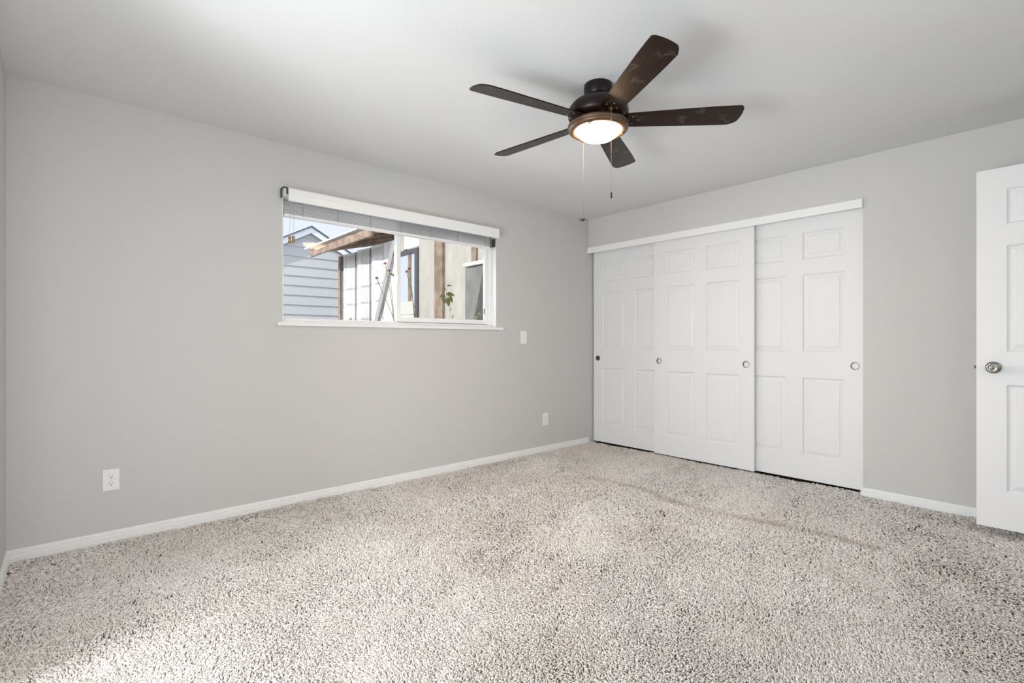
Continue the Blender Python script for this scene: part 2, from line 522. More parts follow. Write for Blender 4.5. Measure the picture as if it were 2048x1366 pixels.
# ------------------------------------------------------------------ six-panel doors
ROWS = [(0.21, 0.82), (1.03, 1.633), (1.755, 1.963)]
RINGS = [(0, 0), (0.004, 0.0075), (0.010, 0.0110), (0.014, 0.0105), (0.036, 0.0045), (0.0372, 0.0020), (0.040, 0.0020)]
def panel_door(w, z0, z1, t, both=False, stile=0.125, mull=0.12, rows=ROWS):
    """door in local space: u along +Y from 0 to w, front face at x = 0 looking to -X, thickness to +X"""
    pw = (w - 2 * stile - mull) / 2
    cols = [(stile, stile + pw), (w - stile - pw, w - stile)]
    ys = sorted({0, w, *[c for q in cols for c in q]})
    zs = sorted({z0, z1, *[c for q in rows for c in q]})
    bm = bmesh.new()
    def face_side(x, s):
        cache = {}
        def V(y, z):
            k = (round(y, 5), round(z, 5))
            if k not in cache:
                cache[k] = bm.verts.new((x, y, z))
            return cache[k]
        for a, b in zip(ys, ys[1:]):
            for c, d in zip(zs, zs[1:]):
                if (a, b) in [(round(p, 9), round(q, 9)) for p, q in []]:
                    pass
                hole = any(abs(a - p) < 1e-6 and abs(b - q) < 1e-6 for p, q in cols) and any(abs(c - p) < 1e-6 and abs(d - q) < 1e-6 for p, q in rows)
                if not hole:
                    bm.faces.new((V(a, c), V(b, c), V(b, d), V(a, d)))
                    continue
                prev = [V(a, c), V(b, c), V(b, d), V(a, d)]
                for ins, dep in RINGS[1:]:
                    cur = [bm.verts.new((x + s * dep, yy, zz)) for yy, zz in ((a + ins, c + ins), (b - ins, c + ins), (b - ins, d - ins), (a + ins, d - ins))]
                    for i in range(4):
                        bm.faces.new((prev[i], prev[(i + 1) % 4], cur[(i + 1) % 4], cur[i]))
                    prev = cur
                bm.faces.new(prev)
        return cache
    A = face_side(0, 1)
    if both:
        B = face_side(t, -1)
    else:
        B = {}
        for y in ys:
            for z in zs:
                B[(round(y, 5), round(z, 5))] = None
        for y in ys:
            for z in zs:
                if y in (0, w) or z in (z0, z1):
                    B[(round(y, 5), round(z, 5))] = bm.verts.new((t, y, z))
        rim = [(y, z0) for y in ys] + [(w, z) for z in zs[1:]] + [(y, z1) for y in ys[::-1][1:]] + [(0, z) for z in zs[::-1][1:-1]]
        bm.faces.new([B[(round(y, 5), round(z, 5))] for y, z in rim])
    K = lambda y, z: (round(y, 5), round(z, 5))
    for a, b in zip(ys, ys[1:]):
        for z in (z0, z1):
            bm.faces.new((A[K(a, z)], A[K(b, z)], B[K(b, z)], B[K(a, z)]))
    for c, d in zip(zs, zs[1:]):
        for y in (0, w):
            bm.faces.new((A[K(y, c)], A[K(y, d)], B[K(y, d)], B[K(y, c)]))
    return bm

def closet_door(x, y0, w, label, pulls):
    t = thing('closet_door', label, 'closet door', (x, y0, 0.018), 'sliding closet doors')
    bm = panel_door(w, 0.018, 2.09, 0.034)
    bmesh.ops.translate(bm, vec=(x, y0, 0), verts=bm.verts[:])
    slab = obj('door_panel', bm, M_DOOR, t)
    # round holes for the flush pulls
    for k, (py, pz) in enumerate(pulls):
        cb = bmesh.new()
        lathe(cb, [(0, -0.02), (0.0262, -0.02), (0.0262, 0.0135), (0, 0.0135)], 40, Matrix.Translation((x, py, pz)) @ Matrix.Rotation(math.pi / 2, 4, 'Y'))
        cut = obj('cutter', cb, None, None)
        slab_mod = slab.modifiers.new('hole', 'BOOLEAN')
        slab_mod.operation = 'DIFFERENCE'
        slab_mod.solver = 'EXACT'
        slab_mod.object = cut
        bpy.context.view_layer.update()
        dg = bpy.context.evaluated_depsgraph_get()
        me = bpy.data.meshes.new_from_object(slab.evaluated_get(dg))
        slab.modifiers.clear()
        slab.data = me
        bpy.data.objects.remove(cut)
        R = Matrix.Translation((x, py, pz)) @ Matrix.Rotation(math.pi / 2, 4, 'Y')
        pb = lathe(bmesh.new(), [(0.0284, 0.0), (0.0286, -0.0012), (0.0272, -0.0018), (0.0258, -0.0008), (0.0248, 0.0005), (0.0240, 0.0118), (0.0256, 0.0120), (0.0260, 0.0)], 40, R)
        fp = obj('finger_pull', pb, M_NICKELDARK, t, smooth=True)
        cb = lathe(bmesh.new(), [(0.0241, 0.0112), (0.018, 0.0121), (0, 0.0124), (0, 0.0130), (0.0245, 0.0128), (0.0241, 0.0112)], 40, R)
        cup = obj('cup_floor', cb, M_CUPBROWN if (y0 > 2.5) else M_PULL, fp, smooth=True)
    return t
closet_door(4.335, 2.580, 0.945, 'white panelled sliding closet door farthest left, in the corner beside the window wall', [(3.464, 0.925)])
closet_door(4.290, 1.781, 0.955, 'white panelled sliding closet door in the middle, in front of the other two', [(2.680, 0.918), (1.847, 0.912)])
closet_door(4.335, 1.012, 0.948, 'white panelled sliding closet door farthest right, beside the bare grey wall', [(1.074, 0.925)])

# open room door, hinged on the front wall
DX, DY1 = 3.92, 0.376
d1 = thing('door_1', 'open white six-panel door with a satin nickel knob, at the right edge', 'door', (DX, DY1, 0.05))
d1['kind'] = 'structure'
W1 = 0.805
bm = panel_door(W1, 0.052, 2.083, 0.035, both=True, rows=[(0.262, 0.862), (1.05, 1.643), (1.765, 1.96)])
bmesh.ops.translate(bm, vec=(DX, DY1 - W1, 0), verts=bm.verts[:])
obj('door_leaf', bm, M_DOOR, d1)
def knob(side):
    s = -1 if side == 0 else 1
    base = DX if side == 0 else DX + 0.035
    R = Matrix.Translation((base, 0.306, 0.958)) @ Matrix.Rotation(math.pi / 2 * s, 4, 'Y')
    prof = [(0, 0), (0.033, 0), (0.0335, 0.003), (0.030, 0.007), (0.016, 0.011), (0.0125, 0.016), (0.0125, 0.026), (0.019, 0.032), (0.0265, 0.040),
            (0.0285, 0.048), (0.0272, 0.055), (0.0235, 0.0595), (0.0175, 0.0605), (0.0155, 0.0580), (0.0080, 0.0565), (0.0070, 0.0600), (0.0050, 0.0612), (0, 0.0614)]
    obj('door_knob', lathe(bmesh.new(), prof, 48, R), M_NICKEL, d1, smooth=True)
knob(0); knob(1)
bm = bmesh.new()
box(bm, (DX + 0.005, DY1 - 0.0005, 0.930), (DX + 0.030, DY1 + 0.0012, 0.986), 0.0004)
obj('latch_plate', bm, M_NICKEL, d1)
bm = bmesh.new()
vs = [(DX + 0.010, DY1, 0.950), (DX + 0.025, DY1, 0.950), (DX + 0.025, DY1, 0.966), (DX + 0.010, DY1, 0.966)]
lo = [bm.verts.new(v) for v in vs]
hi = [bm.verts.new((v[0], DY1 + (0.011 if i in (0, 3) else 0.004), v[2])) for i, v in enumerate(vs)]
bm.faces.new(lo); bm.faces.new(hi)
for i in range(4):
    bm.faces.new((lo[i], lo[(i + 1) % 4], hi[(i + 1) % 4], hi[i]))
obj('latch_bolt', bm, M_DARKCLIP, d1)
for hz in (0.25, 1.05, 1.85):
    bm = tube(bmesh.new(), [(DX + 0.040, DY1 - W1 - 0.006, hz - 0.045), (DX + 0.040, DY1 - W1 - 0.006, hz + 0.045)], 0.006)
    obj('hinge', bm, M_NICKEL, d1)

# ------------------------------------------------------------------ window in view
wx0, wx1, wz0, wz1 = WO
FY = 3.620            # room-side face of the vinyl frame
win = thing('window_1', 'white horizontal sliding window looking out on the sheds', 'window', (wx0, FY, wz0))
win['kind'] = 'structure'
bm = bmesh.new()
fy2 = YW + 0.15
box(bm, (wx0, FY, wz0), (wx1, fy2, wz0 + 0.022), 0.002)
box(bm, (wx0, FY, wz1 - 0.035), (wx1, fy2, wz1), 0.002)
box(bm, (wx0, FY, wz0 + 0.022), (wx0 + 0.030, fy2, wz1 - 0.035), 0.002)
box(bm, (wx1 - 0.028, FY, wz0 + 0.022), (wx1, fy2, wz1 - 0.035), 0.002)
box(bm, (wx0 + 0.03, FY + 0.004, wz0 + 0.022), (wx1 - 0.028, FY + 0.012, wz0 + 0.034), 0.001)
obj('window_frame', bm, M_VINYL, win)
# fixed left sash glass with a fixed meeting stile
bm = nb((wx0 + 0.03, FY + 0.046, wz0 + 0.022), (2.02, FY + 0.050, wz1 - 0.035))
obj('fixed_pane', bm, M_GLASS, win)
bm = bmesh.new()
box(bm, (1.985, FY + 0.032, wz0 + 0.022), (2.025, FY + 0.062, wz1 - 0.035), 0.002)
obj('meeting_stile', bm, M_VINYL, win)
# sliding right sash
s0, s1 = 1.975, 2.918
bm = bmesh.new()
zb, zt = wz0 + 0.026, wz1 - 0.037
box(bm, (s0, FY + 0.004, zb), (s0 + 0.038, FY + 0.030, zt), 0.003)
box(bm, (s1 - 0.038, FY + 0.004, zb), (s1, FY + 0.030, zt), 0.003)
box(bm, (s0 + 0.038, FY + 0.004, zb), (s1 - 0.038, FY + 0.030, zb + 0.045), 0.003)
box(bm, (s0 + 0.038, FY + 0.004, zt - 0.045), (s1 - 0.038, FY + 0.030, zt), 0.003)
sash = obj('sliding_sash', bm, M_VINYL, win)
obj('sash_pane', nb((s0 + 0.038, FY + 0.015, zb + 0.045), (s1 - 0.038, FY + 0.019, zt - 0.045)), M_GLASS_SCREEN, sash)
bm = bmesh.new()
box(bm, (s0 + 0.006, FY - 0.003, 1.585), (s0 + 0.018, FY + 0.004, 1.645), 0.002)
obj('sash_latch', bm, M_PLASTIC, sash)
bm = bmesh.new()
box(bm, (s1 - 0.043, FY + 0.006, 1.36), (s1 - 0.037, FY + 0.014, 1.41), 0.001)
obj('sash_clip', bm, M_DARKCLIP, sash)
obj('wooden_stop', nb((wx0 + 0.03, FY + 0.014, wz0 + 0.022), (1.78, FY + 0.026, wz0 + 0.032)), M_BRASS, win)
# painted jamb liner and sill
bm = bmesh.new()
box(bm, (wx1 - 0.004, YW - 0.001, wz0), (wx1 + 0.0005, FY, wz1))
box(bm, (wx0 - 0.0005, YW - 0.001, wz0), (wx0 + 0.004, FY, wz1))
struct('trim_3', bm, M_TRIM, label='white painted jambs of the window recess')
bm = nb((1.040, YW - 0.024, 1.212), (3.020, FY + 0.001, 1.236), 0.003)
struct('trim_4', bm, M_TRIM, label='white window sill board under the sliding window')

# ------------------------------------------------------------------ horizontal blind, raised
VY = 3.462
bl = thing('window_blind', 'white horizontal blind drawn up to the top of the window', 'blind', (1.09, VY, 2.13))
prof = [(0, 2.044), (0.006, 2.040), (0.012, 2.046), (0.012, 2.116), (0.016, 2.120), (0.016, 2.127), (0, 2.127), (-0.004, 2.120), (-0.0045, 2.085), (-0.002, 2.056)]
bm = extrude_profile(bmesh.new(), prof, (1.093, VY, 0), (2.918, VY, 0), (0, 1, 0))
box(bm, (2.905, VY + 0.012, 2.046), (2.917, YW - 0.002, 2.124), 0.001)
obj('valance', bm, M_VINYL, bl)
bm = nb((1.092, VY + 0.030, 2.070), (2.900, YW - 0.003, 2.118), 0.002)
box(bm, (1.092, YW - 0.003, 2.074), (2.900, YW + 0.045, 2.080))
obj('headrail', bm, M_VINYL, bl)
for bx, lbl in ((1.066, 'dark-edged clear bracket'), (2.921, 'dark metal bracket')):
    bm = bmesh.new()
    if bx < 2:
        box(bm, (bx - 0.002, YW - 0.020, 2.070), (bx + 0.003, YW, 2.132))
        box(bm, (bx - 0.002, VY + 0.015, 2.128), (bx + 0.026, YW, 2.133))
        box(bm, (bx + 0.018, VY + 0.012, 2.088), (bx + 0.026, VY + 0.018, 2.133))
        b_ = obj('bracket', bm, M_DARKCLIP, bl)
        b_['label'] = lbl
        cb = nb((bx + 0.003, VY + 0.022, 2.072), (bx + 0.022, YW - 0.001, 2.126))
        obj('bracket_insert', cb, M_CLEAR, b_)
    else:
        box(bm, (bx - 0.008, YW - 0.014, 1.972), (bx + 0.002, YW + 0.03, 2.045))
        b_ = obj('bracket', bm, M_DARKCLIP, bl)
        b_['label'] = lbl
# slats (parts), bottom rail
SX0, SX1 = 1.094, 2.905
NS = 9
zs_top, zs_bot = 2.058, 1.982
for i in range(NS):
    z = zs_bot + (zs_top - zs_bot) * i / (NS - 1)
    jit = random.uniform(-0.0015, 0.0015)
    tilt = random.uniform(-0.0012, 0.0012)
    a = [(-0.025 + jit, tilt - 0.0012), (-0.012 + jit, 0.0008), (0.0 + jit, 0.0016), (0.012 + jit, 0.0008), (0.025 + jit, -0.0012 - tilt)]
    pr = [(u, z + v + 0.0012) for u, v in a] + [(u, z + v - 0.0012) for u, v in a[::-1]]
    bm = extrude_profile(bmesh.new(), pr, (SX0, 3.578, 0), (SX1, 3.578, 0), (0, 1, 0))
    obj('slat', bm, M_SLAT, bl)
obj('bottom_rail', nb((SX0, 3.552, 1.958), (SX1, 3.604, 1.976), 0.003), M_VINYL, bl)
for lx in (1.215, 1.462, 1.716, 1.975, 2.245, 2.525, 2.83):
    bm = bmesh.new()
    for dy in (-0.0285, 0.0285):
        pts = [(lx + 0.002 * math.sin(k * 2.1), 3.578 + dy + (0.004 * math.sin(k * 1.7) * (-1 if dy < 0 else 1)) - 0.002, 2.066 - k * 0.0085) for k in range(13)]
        tube(bm, pts, 0.0011, 6)
    for k in range(5):
        q = 0.0035 * (k % 2)
        tube(bm, [(lx - 0.010 + q, 3.549, 2.050 - k * 0.016), (lx + 0.001, 3.5455, 2.045 - k * 0.016), (lx + 0.008 - q, 3.549, 2.038 - k * 0.016)], 0.0014, 6)
    obj('ladder_cord', bm, M_CORD, bl)
# lift cords with brass tassels, left
for cx, zz in ((1.126, 1.800), (1.150, 1.806)):
    c_ = obj('lift_cord', tube(bmesh.new(), [(cx, 3.545, 2.07), (cx + 0.001, 3.544, 1.95), (cx, 3.545, zz + 0.01)], 0.0010, 6), M_CORD, bl)
    R = Matrix.Translation((cx, 3.545, zz - 0.018))
    obj('tassel', lathe(bmesh.new(), [(0, -0.006), (0.0095, -0.006), (0.0105, -0.001), (0.0085, 0.012), (0.008, 0.022), (0.0105, 0.032), (0.009, 0.037), (0, 0.038)], 20, R), M_BRASS, c_, smooth=True)
# tilt cords, right
c_ = obj('tilt_cord', tube(bmesh.new(), [(2.898, 3.545, 2.07), (2.897, 3.544, 1.85), (2.900, 3.545, 1.72), (2.915, 3.546, 1.50), (2.934, 3.552, 1.27)], 0.0011, 6), M_CORD, bl)
c_ = obj('tilt_wand', tube(bmesh.new(), [(2.880, 3.540, 2.055), (2.880, 3.540, 1.96)], 0.004, 8), M_DARKCLIP, bl)

# ------------------------------------------------------------------ wall plates
def outlet(cx, cz, w, h, label, name='wall_outlet', kind='outlet', s=1.0):
    t = thing(name, label, 'outlet' if kind == 'outlet' else 'switch', (cx, YW, cz))
    y = YW
    bm = bmesh.new()
    box(bm, (cx - w / 2, y - 0.0055, cz - h / 2), (cx + w / 2, y, cz + h / 2), 0.0022, 2)
    obj('cover_plate', bm, M_PLASTIC, t)
    if kind == 'outlet':
        for k, dz in enumerate((0.0195, -0.0195)):
            bm = bmesh.new()
            # flattened round receptacle face
            pts = []
            for i in range(32):
                a = 2 * math.pi * i / 32
                px, pz = 0.0172 * math.cos(a), 0.0172 * math.sin(a)
                pz = max(-0.0142, min(0.0142, pz))
                pts.append((px, pz))
            f = [bm.verts.new((cx + p[0], y - 0.0054, cz + dz * s + p[1])) for p in pts]
            g = [bm.verts.new((cx + p[0] * .97, y - 0.0068, cz + dz * s + p[1] * .97)) for p in pts]
            for i in range(32):
                bm.faces.new((f[i], f[(i + 1) % 32], g[(i + 1) % 32], g[i]))
            bm.faces.new(g)
            r_ = obj('receptacle', bm, M_PLASTIC, t)
            bm = bmesh.new()
            zc = cz + dz * s
            box(bm, (cx - 0.0074, y - 0.0070, zc - 0.0005), (cx - 0.0056, y - 0.0060, zc + 0.0085))
            box(bm, (cx + 0.0056, y - 0.0070, zc + 0.0005), (cx + 0.0072, y - 0.0060, zc + 0.0080))
            lathe(bm, [(0, 0.0004), (0.0028, 0.0004), (0.0028, 0.0), (0, 0.0)], 14, Matrix.Translation((cx, y - 0.0068, zc - 0.0075)) @ Matrix.Rotation(math.pi / 2, 4, 'X'))
            obj('slots', bm, M_SLOT, r_)
        obj('screw', lathe(bmesh.new(), [(0, 0.0008), (0.003, 0.0004), (0.003, 0)], 14, Matrix.Translation((cx, y - 0.0055, cz)) @ Matrix.Rotation(math.pi / 2, 4, 'X')), M_PLASTIC, t)
    else:
        bm = nb((cx - 0.006, y - 0.0075, cz - 0.013), (cx + 0.006, y - 0.0055, cz + 0.013), 0.0008)
        obj('toggle_surround', bm, M_PLASTIC, t)
        bm = bmesh.new()
        R = Matrix.Translation((cx, y - 0.006, cz)) @ Matrix.Rotation(math.radians(28), 4, 'X')
        box(bm, (-0.0042, -0.016, -0.005), (0.0042, 0.0, 0.005), 0.0012)
        bmesh.ops.transform(bm, matrix=R, verts=bm.verts[:])
        obj('toggle', bm, M_PLASTIC, t)
        for dz in (0.030, -0.030):
            obj('screw', lathe(bmesh.new(), [(0, 0.0012), (0.003, 0.0006), (0.003, 0)], 14, Matrix.Translation((cx, y - 0.0055, cz + dz)) @ Matrix.Rotation(math.pi / 2, 4, 'X')), M_CORD, t)
    return t
outlet(0.1765, 0.340, 0.073, 0.117, 'white duplex outlet low on the wall at the left, above the baseboard')
outlet(3.592, 0.325, 0.078, 0.124, 'small white outlet low on the wall near the closet corner')
outlet(3.293, 1.145, 0.079, 0.124, 'white switch plate on the wall just right of the window sill', 'wall_switch', 'switch')

# ------------------------------------------------------------------ ceiling fan
FX, FYC = 2.0645, 1.649
FZ = 0.040                     # lift of the fan body, from scaling the fan about the camera
fan = thing('ceiling_fan', 'dark bronze five-blade ceiling fan with a lit glass bowl and pull chains', 'ceiling fan', (FX, FYC, ZC))
fan.scale = (1.031, 1.031, 1.031)  # factor of the fan's scaling about the camera; centre moved out to match
def T(z=0):
    return Matrix.Translation((FX, FYC, z + FZ))
obj('canopy', lathe(bmesh.new(), [(0, ZC - FZ), (0.070, ZC - FZ), (0.071, 2.390), (0.070, 2.345), (0.064, 2.338), (0, 2.338)], 56, T()), M_BRONZE, fan, smooth=True)
obj('motor_housing', lathe(bmesh.new(), [(0, 2.345), (0.062, 2.345), (0.070, 2.332), (0.105, 2.318), (0.128, 2.304), (0.136, 2.296), (0.139, 2.288), (0.148, 2.280), (0.152, 2.262), (0.150, 2.240), (0.142, 2.228), (0.10, 2.222), (0, 2.222)], 64, T()), M_BRONZE, fan, smooth=True)
obj('switch_cup', lathe(bmesh.new(), [(0, 2.224), (0.088, 2.224), (0.090, 2.208), (0.12, 2.205), (0, 2.205)], 56, T()), M_BRONZE, fan, smooth=True)
ring = obj('light_ring', lathe(bmesh.new(), [(0.09, 2.206), (0.128, 2.207), (0.146, 2.203), (0.1525, 2.195), (0.1525, 2.188), (0.149, 2.184), (0.150, 2.181), (0.1475, 2.172), (0.138, 2.166), (0.126, 2.164), (0.116, 2.167), (0.113, 2.176), (0.10, 2.18)], 72, T()), M_RING, fan, smooth=True)
ring['label'] = 'lighter bronze ring around the glass bowl'
# glass bowl (origin at its centre for the bulb falloff)
prof = [(0.113, 2.180), (0.113, 2.172), (0.107, 2.160), (0.094, 2.146), (0.075, 2.133), (0.050, 2.1235), (0.026, 2.1185), (0, 2.117)]
obj('glass_bowl', lathe(bmesh.new(), prof, 64, T()), M_DOME, fan, smooth=True, origin=(FX, FYC, 2.17 + FZ))
for a in (-10, 110, 230):                      # clips that hold the bowl
    ar = math.radians(a - 30)
    R = T(2.1655) @ Matrix.Rotation(ar, 4, 'Z')
    bm = bmesh.new()
    lathe(bm, [(0, -0.003), (0.010, -0.003), (0.011, 0.0), (0.010, 0.003), (0, 0.003)], 20, R @ Matrix.Translation((0.119, 0, -0.004)) @ Matrix.Rotation(math.radians(24), 4, 'Y'))
    obj('bowl_clip', bm, M_RING, ring, smooth=True)

def blade_mesh():
    """blade along local +X, underside at z = 0"""
    out = []
    L0, L1 = 0.085, 0.694
    edge = []
    for i in range(9):
        s = i / 8
        x = L0 + (L1 - 0.035 - L0) * s
        edge.append((x - 0.028 * s, 0.045 + 0.023 * min(1, s * 1.1) ** 0.8))
    tip = []
    # tip: bowed end with rounded corners
    for i in range(13):
        a = -1 + 2 * i / 12
        y = 0.068 * -a
        x = L1 - 0.012 * a * a + 0.006 * a - (0.030 if a < 0 else 0.009) * max(0, (abs(a) - (0.60 if a < 0 else 0.80)) / (0.40 if a < 0 else 0.20)) ** 2
        tip.append((x, y))
    up = [(x, w) for x, w in edge]
    dn = [(x, -w) for x, w in edge[::-1]]
    outline = up + tip + dn
    bm = bmesh.new()
    a = [bm.verts.new((x, y, 0)) for x, y in outline]
    b = [bm.verts.new((x, y, 0.0055)) for x, y in outline]
    n = len(outline)
    for i in range(n):
        bm.faces.new((a[i], a[(i + 1) % n], b[(i + 1) % n], b[i]))
    bm.faces.new(a[::-1])
    bm.faces.new(b)
    bmesh.ops.recalc_face_normals(bm, faces=bm.faces[:])
    me = bpy.data.meshes.new('blade')
    bm.to_mesh(me)
    bm.free()
    me.materials.append(M_BLADE)
    sb = bmesh.new()
    lathe(sb, [(0, -0.0028), (0.003, -0.0022), (0.0042, 0.0), (0, 0.0)], 12)
    sm = bpy.data.meshes.new('blade_screw')
    sb.to_mesh(sm)
    sb.free()
    sm.materials.append(M_NICKEL)
    return me, sm
bme, sme = blade_mesh()
PITCH = math.radians(-13)
for k in range(5):
    ang = math.radians(24.4 + 72 * k)
    b = bpy.data.objects.new('blade', bme)
    COL.objects.link(b)
    b.parent = fan
    b.matrix_local = Matrix.Translation((0, 0, 2.2165 + FZ - ZC)) @ Matrix.Rotation(ang, 4, 'Z') @ Matrix.Rotation(PITCH, 4, 'X')
    for sx, sy in ((0.170, 0.026), (0.170, -0.026), (0.200, 0.0)):
        s = bpy.data.objects.new('blade_screw', sme)
        COL.objects.link(s)
        s.parent = b
        s.location = (sx, sy, 0)

# pull chains
def beaded(bm, p0, p1, r, step):
    p0, p1 = Vector(p0), Vector(p1)
    n = int((p1 - p0).length / step)
    for i in range(n + 1):
        c = p0.lerp(p1, i / n)
        lathe(bm, [(0, -r), (r * .7, -r * .7), (r, 0), (r * .7, r * .7), (0, r)], 6, Matrix.Translation(c))
    tube(bm, [p0, p1], r * 0.35, 5)
fwd = Vector((math.cos(TH), math.sin(TH), 0)); rgt = Vector((math.sin(TH), -math.cos(TH), 0))
C0 = Vector((FX, FYC, 0))
pA = C0 - fwd * 0.156 + rgt * 0.036
bm = bmesh.new()
beaded(bm, (pA.x, pA.y, 2.213 + FZ), (pA.x, pA.y, 1.812 + FZ), 0.0016, 0.0045)
ch = obj('pull_chain', bm, M_CHAIN, fan)
obj('chain_fob', lathe(bmesh.new(), [(0, 1.786), (0.0045, 1.786), (0.005, 1.790), (0.0038, 1.800), (0.0045, 1.808), (0.003, 1.813), (0, 1.813)], 16, Matrix.Translation((pA.x, pA.y, FZ))), M_SLOT, ch)
bm = lathe(bmesh.new(), [(0.0035, -0.002), (0.0075, -0.0025), (0.0075, 0.0025), (0.0035, 0.002), (0.0035, -0.002)], 18, Matrix.Translation((pA.x, pA.y, 2.213 + FZ)) @ Matrix.Rotation(TH, 4, 'Z') @ Matrix.Rotation(math.pi / 2, 4, 'Y'))
q = pA + rgt * 0.004 + fwd * 0.004
obj('chain_eyelet', bm, M_BRASS, ch)
bm = bmesh.new()
p = pA + fwd * 0.030
tube(bm, [(pA.x, pA.y, 2.217 + FZ), (p.x, p.y, 2.217 + FZ)], 0.0035, 8)
obj('chain_arm', bm, M_CHAIN, ch)
pB = C0 + fwd * 0.135 - rgt * 0.055
pts = []
for i in range(26):
    s = i / 25
    w = 0.0022 * math.sin(s * 21) * (1 - s) * (0.3 + s * 2)
    pts.append((pB.x + rgt.x * w, pB.y + rgt.y * w, 2.168 + FZ - s * (2.168 - 1.768)))
cs = obj('pull_string', tube(bmesh.new(), pts, 0.0009, 6), M_STRING, fan)
# little fan-shaped charm
R = Matrix.Translation((pB.x, pB.y, 1.752 + FZ)) @ Matrix.Rotation(TH - math.pi / 2 + 0.35, 4, 'Z')
bm = bmesh.new()
lathe(bm, [(0, 0.016), (0.006, 0.014), (0.010, 0.009), (0.010, 0.004), (0.006, 0.001), (0.006, -0.005), (0, -0.007)], 20, R)
obj('fan_charm', bm, M_SLOT, cs, smooth=True)
bm = bmesh.new()
for k in range(4):
    R2 = R @ Matrix.Rotation(math.pi / 2 * k + 0.1, 4, 'Z') @ Matrix.Rotation(0.25, 4, 'X')
    bb = bmesh.new()
    box(bb, (0.006, -0.0035, 0.001), (0.027, 0.0035, 0.0028))
    bmesh.ops.transform(bb, matrix=R2, verts=bb.verts[:])
    tmp = bpy.data.meshes.new('t')
    bb.to_mesh(tmp); bb.free()
    bm.from_mesh(tmp)
    bpy.data.meshes.remove(tmp)
obj('charm_blades', bm, M_DARKCLIP, cs)

# ------------------------------------------------------------------ glass patio door of the left wall, window added behind the camera for fill (both out of frame)
def simple_window(name, axis, c, u0, u1, z0, z1, t=0.05):
    w = thing(name, None, None, (c, u0, z0) if axis == 'x' else (u0, c, z0))
    del w['label']; del w['category']
    w['kind'] = 'structure'
    def B(bm, ua, ub, za, zb_, c0=c, c1=c + t):
        if axis == 'x':
            box(bm, (c0, ua, za), (c1, ub, zb_), 0.002)
        else:
            box(bm, (ua, c0, za), (ub, c1, zb_), 0.002)
    bm = bmesh.new()
    f = 0.045
    B(bm, u0, u1, z0, z0 + f); B(bm, u0, u1, z1 - f, z1)
    B(bm, u0, u0 + f, z0 + f, z1 - f); B(bm, u1 - f, u1, z0 + f, z1 - f)
    um = (u0 + u1) / 2
    B(bm, um - 0.03, um + 0.03, z0 + f, z1 - f)
    obj('window_frame', bm, M_VINYL, w)
    if axis == 'x':
        obj('window_pane', nb((c + 0.02, u0 + f, z0 + f), (c + 0.024, u1 - f, z1 - f)), M_GLASS_DIM, w)
    return w
simple_window('window_2', 'x', XL - 0.12, LO[0], LO[1], LO[2], LO[3])
simple_window('fill_window', 'y', YF - 0.10, FO[0], FO[1], FO[2], FO[3])

# ------------------------------------------------------------------ outside
ZG = -0.35
bm = nb((-14, YW + 0.15, ZG - 0.1), (16, 26, ZG))
tag(obj('gravel_yard', bm, M_GRAVEL), None, None, None, 'structure')
bm = nb((-14, -8, ZG - 0.1), (XL - 0.15, YW + 0.15, ZG))
tag(obj('patio_ground', bm, M_GRAVEL), None, None, None, 'structure')

# unseen wall and roof added to cut the sun down to a streak
bm = nb((-2.08, -2.0, ZG), (-2.0, 1.706, 2.7))
tag(obj('sun_block_wall', bm, M_STUCCO), None, None, None, 'structure')
bm = nb((-3.5, -2.0, 2.6), (XL - 0.15, 2.6, 2.7))
tag(obj('sun_block_roof', bm, M_STUCCO), None, None, None, 'structure')

# neighbour shed with lap siding and gable
NY = 9.5
ns = thing('neighbour_shed', 'pale blue-grey gabled shed with lap siding beyond the plastic-sided lean-to', 'shed', (3.38, NY, ZG))
apx, apz = 3.38, 3.262
sl = math.tan(math.radians(28.5))
hw = 1.75
bm = bmesh.new()
expo = 0.178
z = ZG
top_e = apz - hw * sl
def half_at(z):
    return hw if z <= top_e else max(0.0, (apz - 0.10 - z) / sl)
while z < apz - 0.1:
    zt_ = min(z + expo, apz - 0.1)
    w0, w1 = half_at(z), half_at(zt_)
    yb, yt = NY - 0.016, NY - 0.003
    a = [bm.verts.new(q) for q in ((apx - w0, yb, z), (apx + w0, yb, z), (apx + w1 + 1e-4, yt, zt_), (apx - w1 - 1e-4, yt, zt_))]
    b = [bm.verts.new((v.co.x, NY + 0.02, v.co.z)) for v in a]
    bm.faces.new(a)
    for i in range(4):
        bm.faces.new((a[i], a[(i + 1) % 4], b[(i + 1) % 4], b[i]))
    z += expo
obj('siding', bm, M_SIDING, ns)
bm = nb((apx - hw, NY + 0.02, ZG), (apx + hw, NY + 3.0, top_e))
obj('shed_body', bm, M_SIDING, ns)
for sgn in (-1, 1):
    bm = bmesh.new()
    def para(d0, d1, y0, y1, ext):
        x1 = sgn * (hw + ext)
        v = [bm.verts.new(q) for q in ((apx, y0, apz - d0), (apx + x1, y0, apz - d0 - abs(x1) * sl), (apx + x1, y0, apz - d1 - abs(x1) * sl), (apx, y0, apz - d1))]
        w = [bm.verts.new((q.co.x, y1, q.co.z)) for q in v]
        bm.faces.new(v); bm.faces.new(w[::-1])
        for i in range(4):
            bm.faces.new((v[i], v[(i + 1) % 4], w[(i + 1) % 4], w[i]))
    para(0.022, 0.135, NY - 0.075, NY - 0.045, 0.12)
    obj('rake_board', bm, M_RAKE, ns)
    bm = bmesh.new()
    para(0.0, 0.024, NY - 0.10, NY + 3.1, 0.16)
    obj('roof', bm, M_SHINGLE, ns)

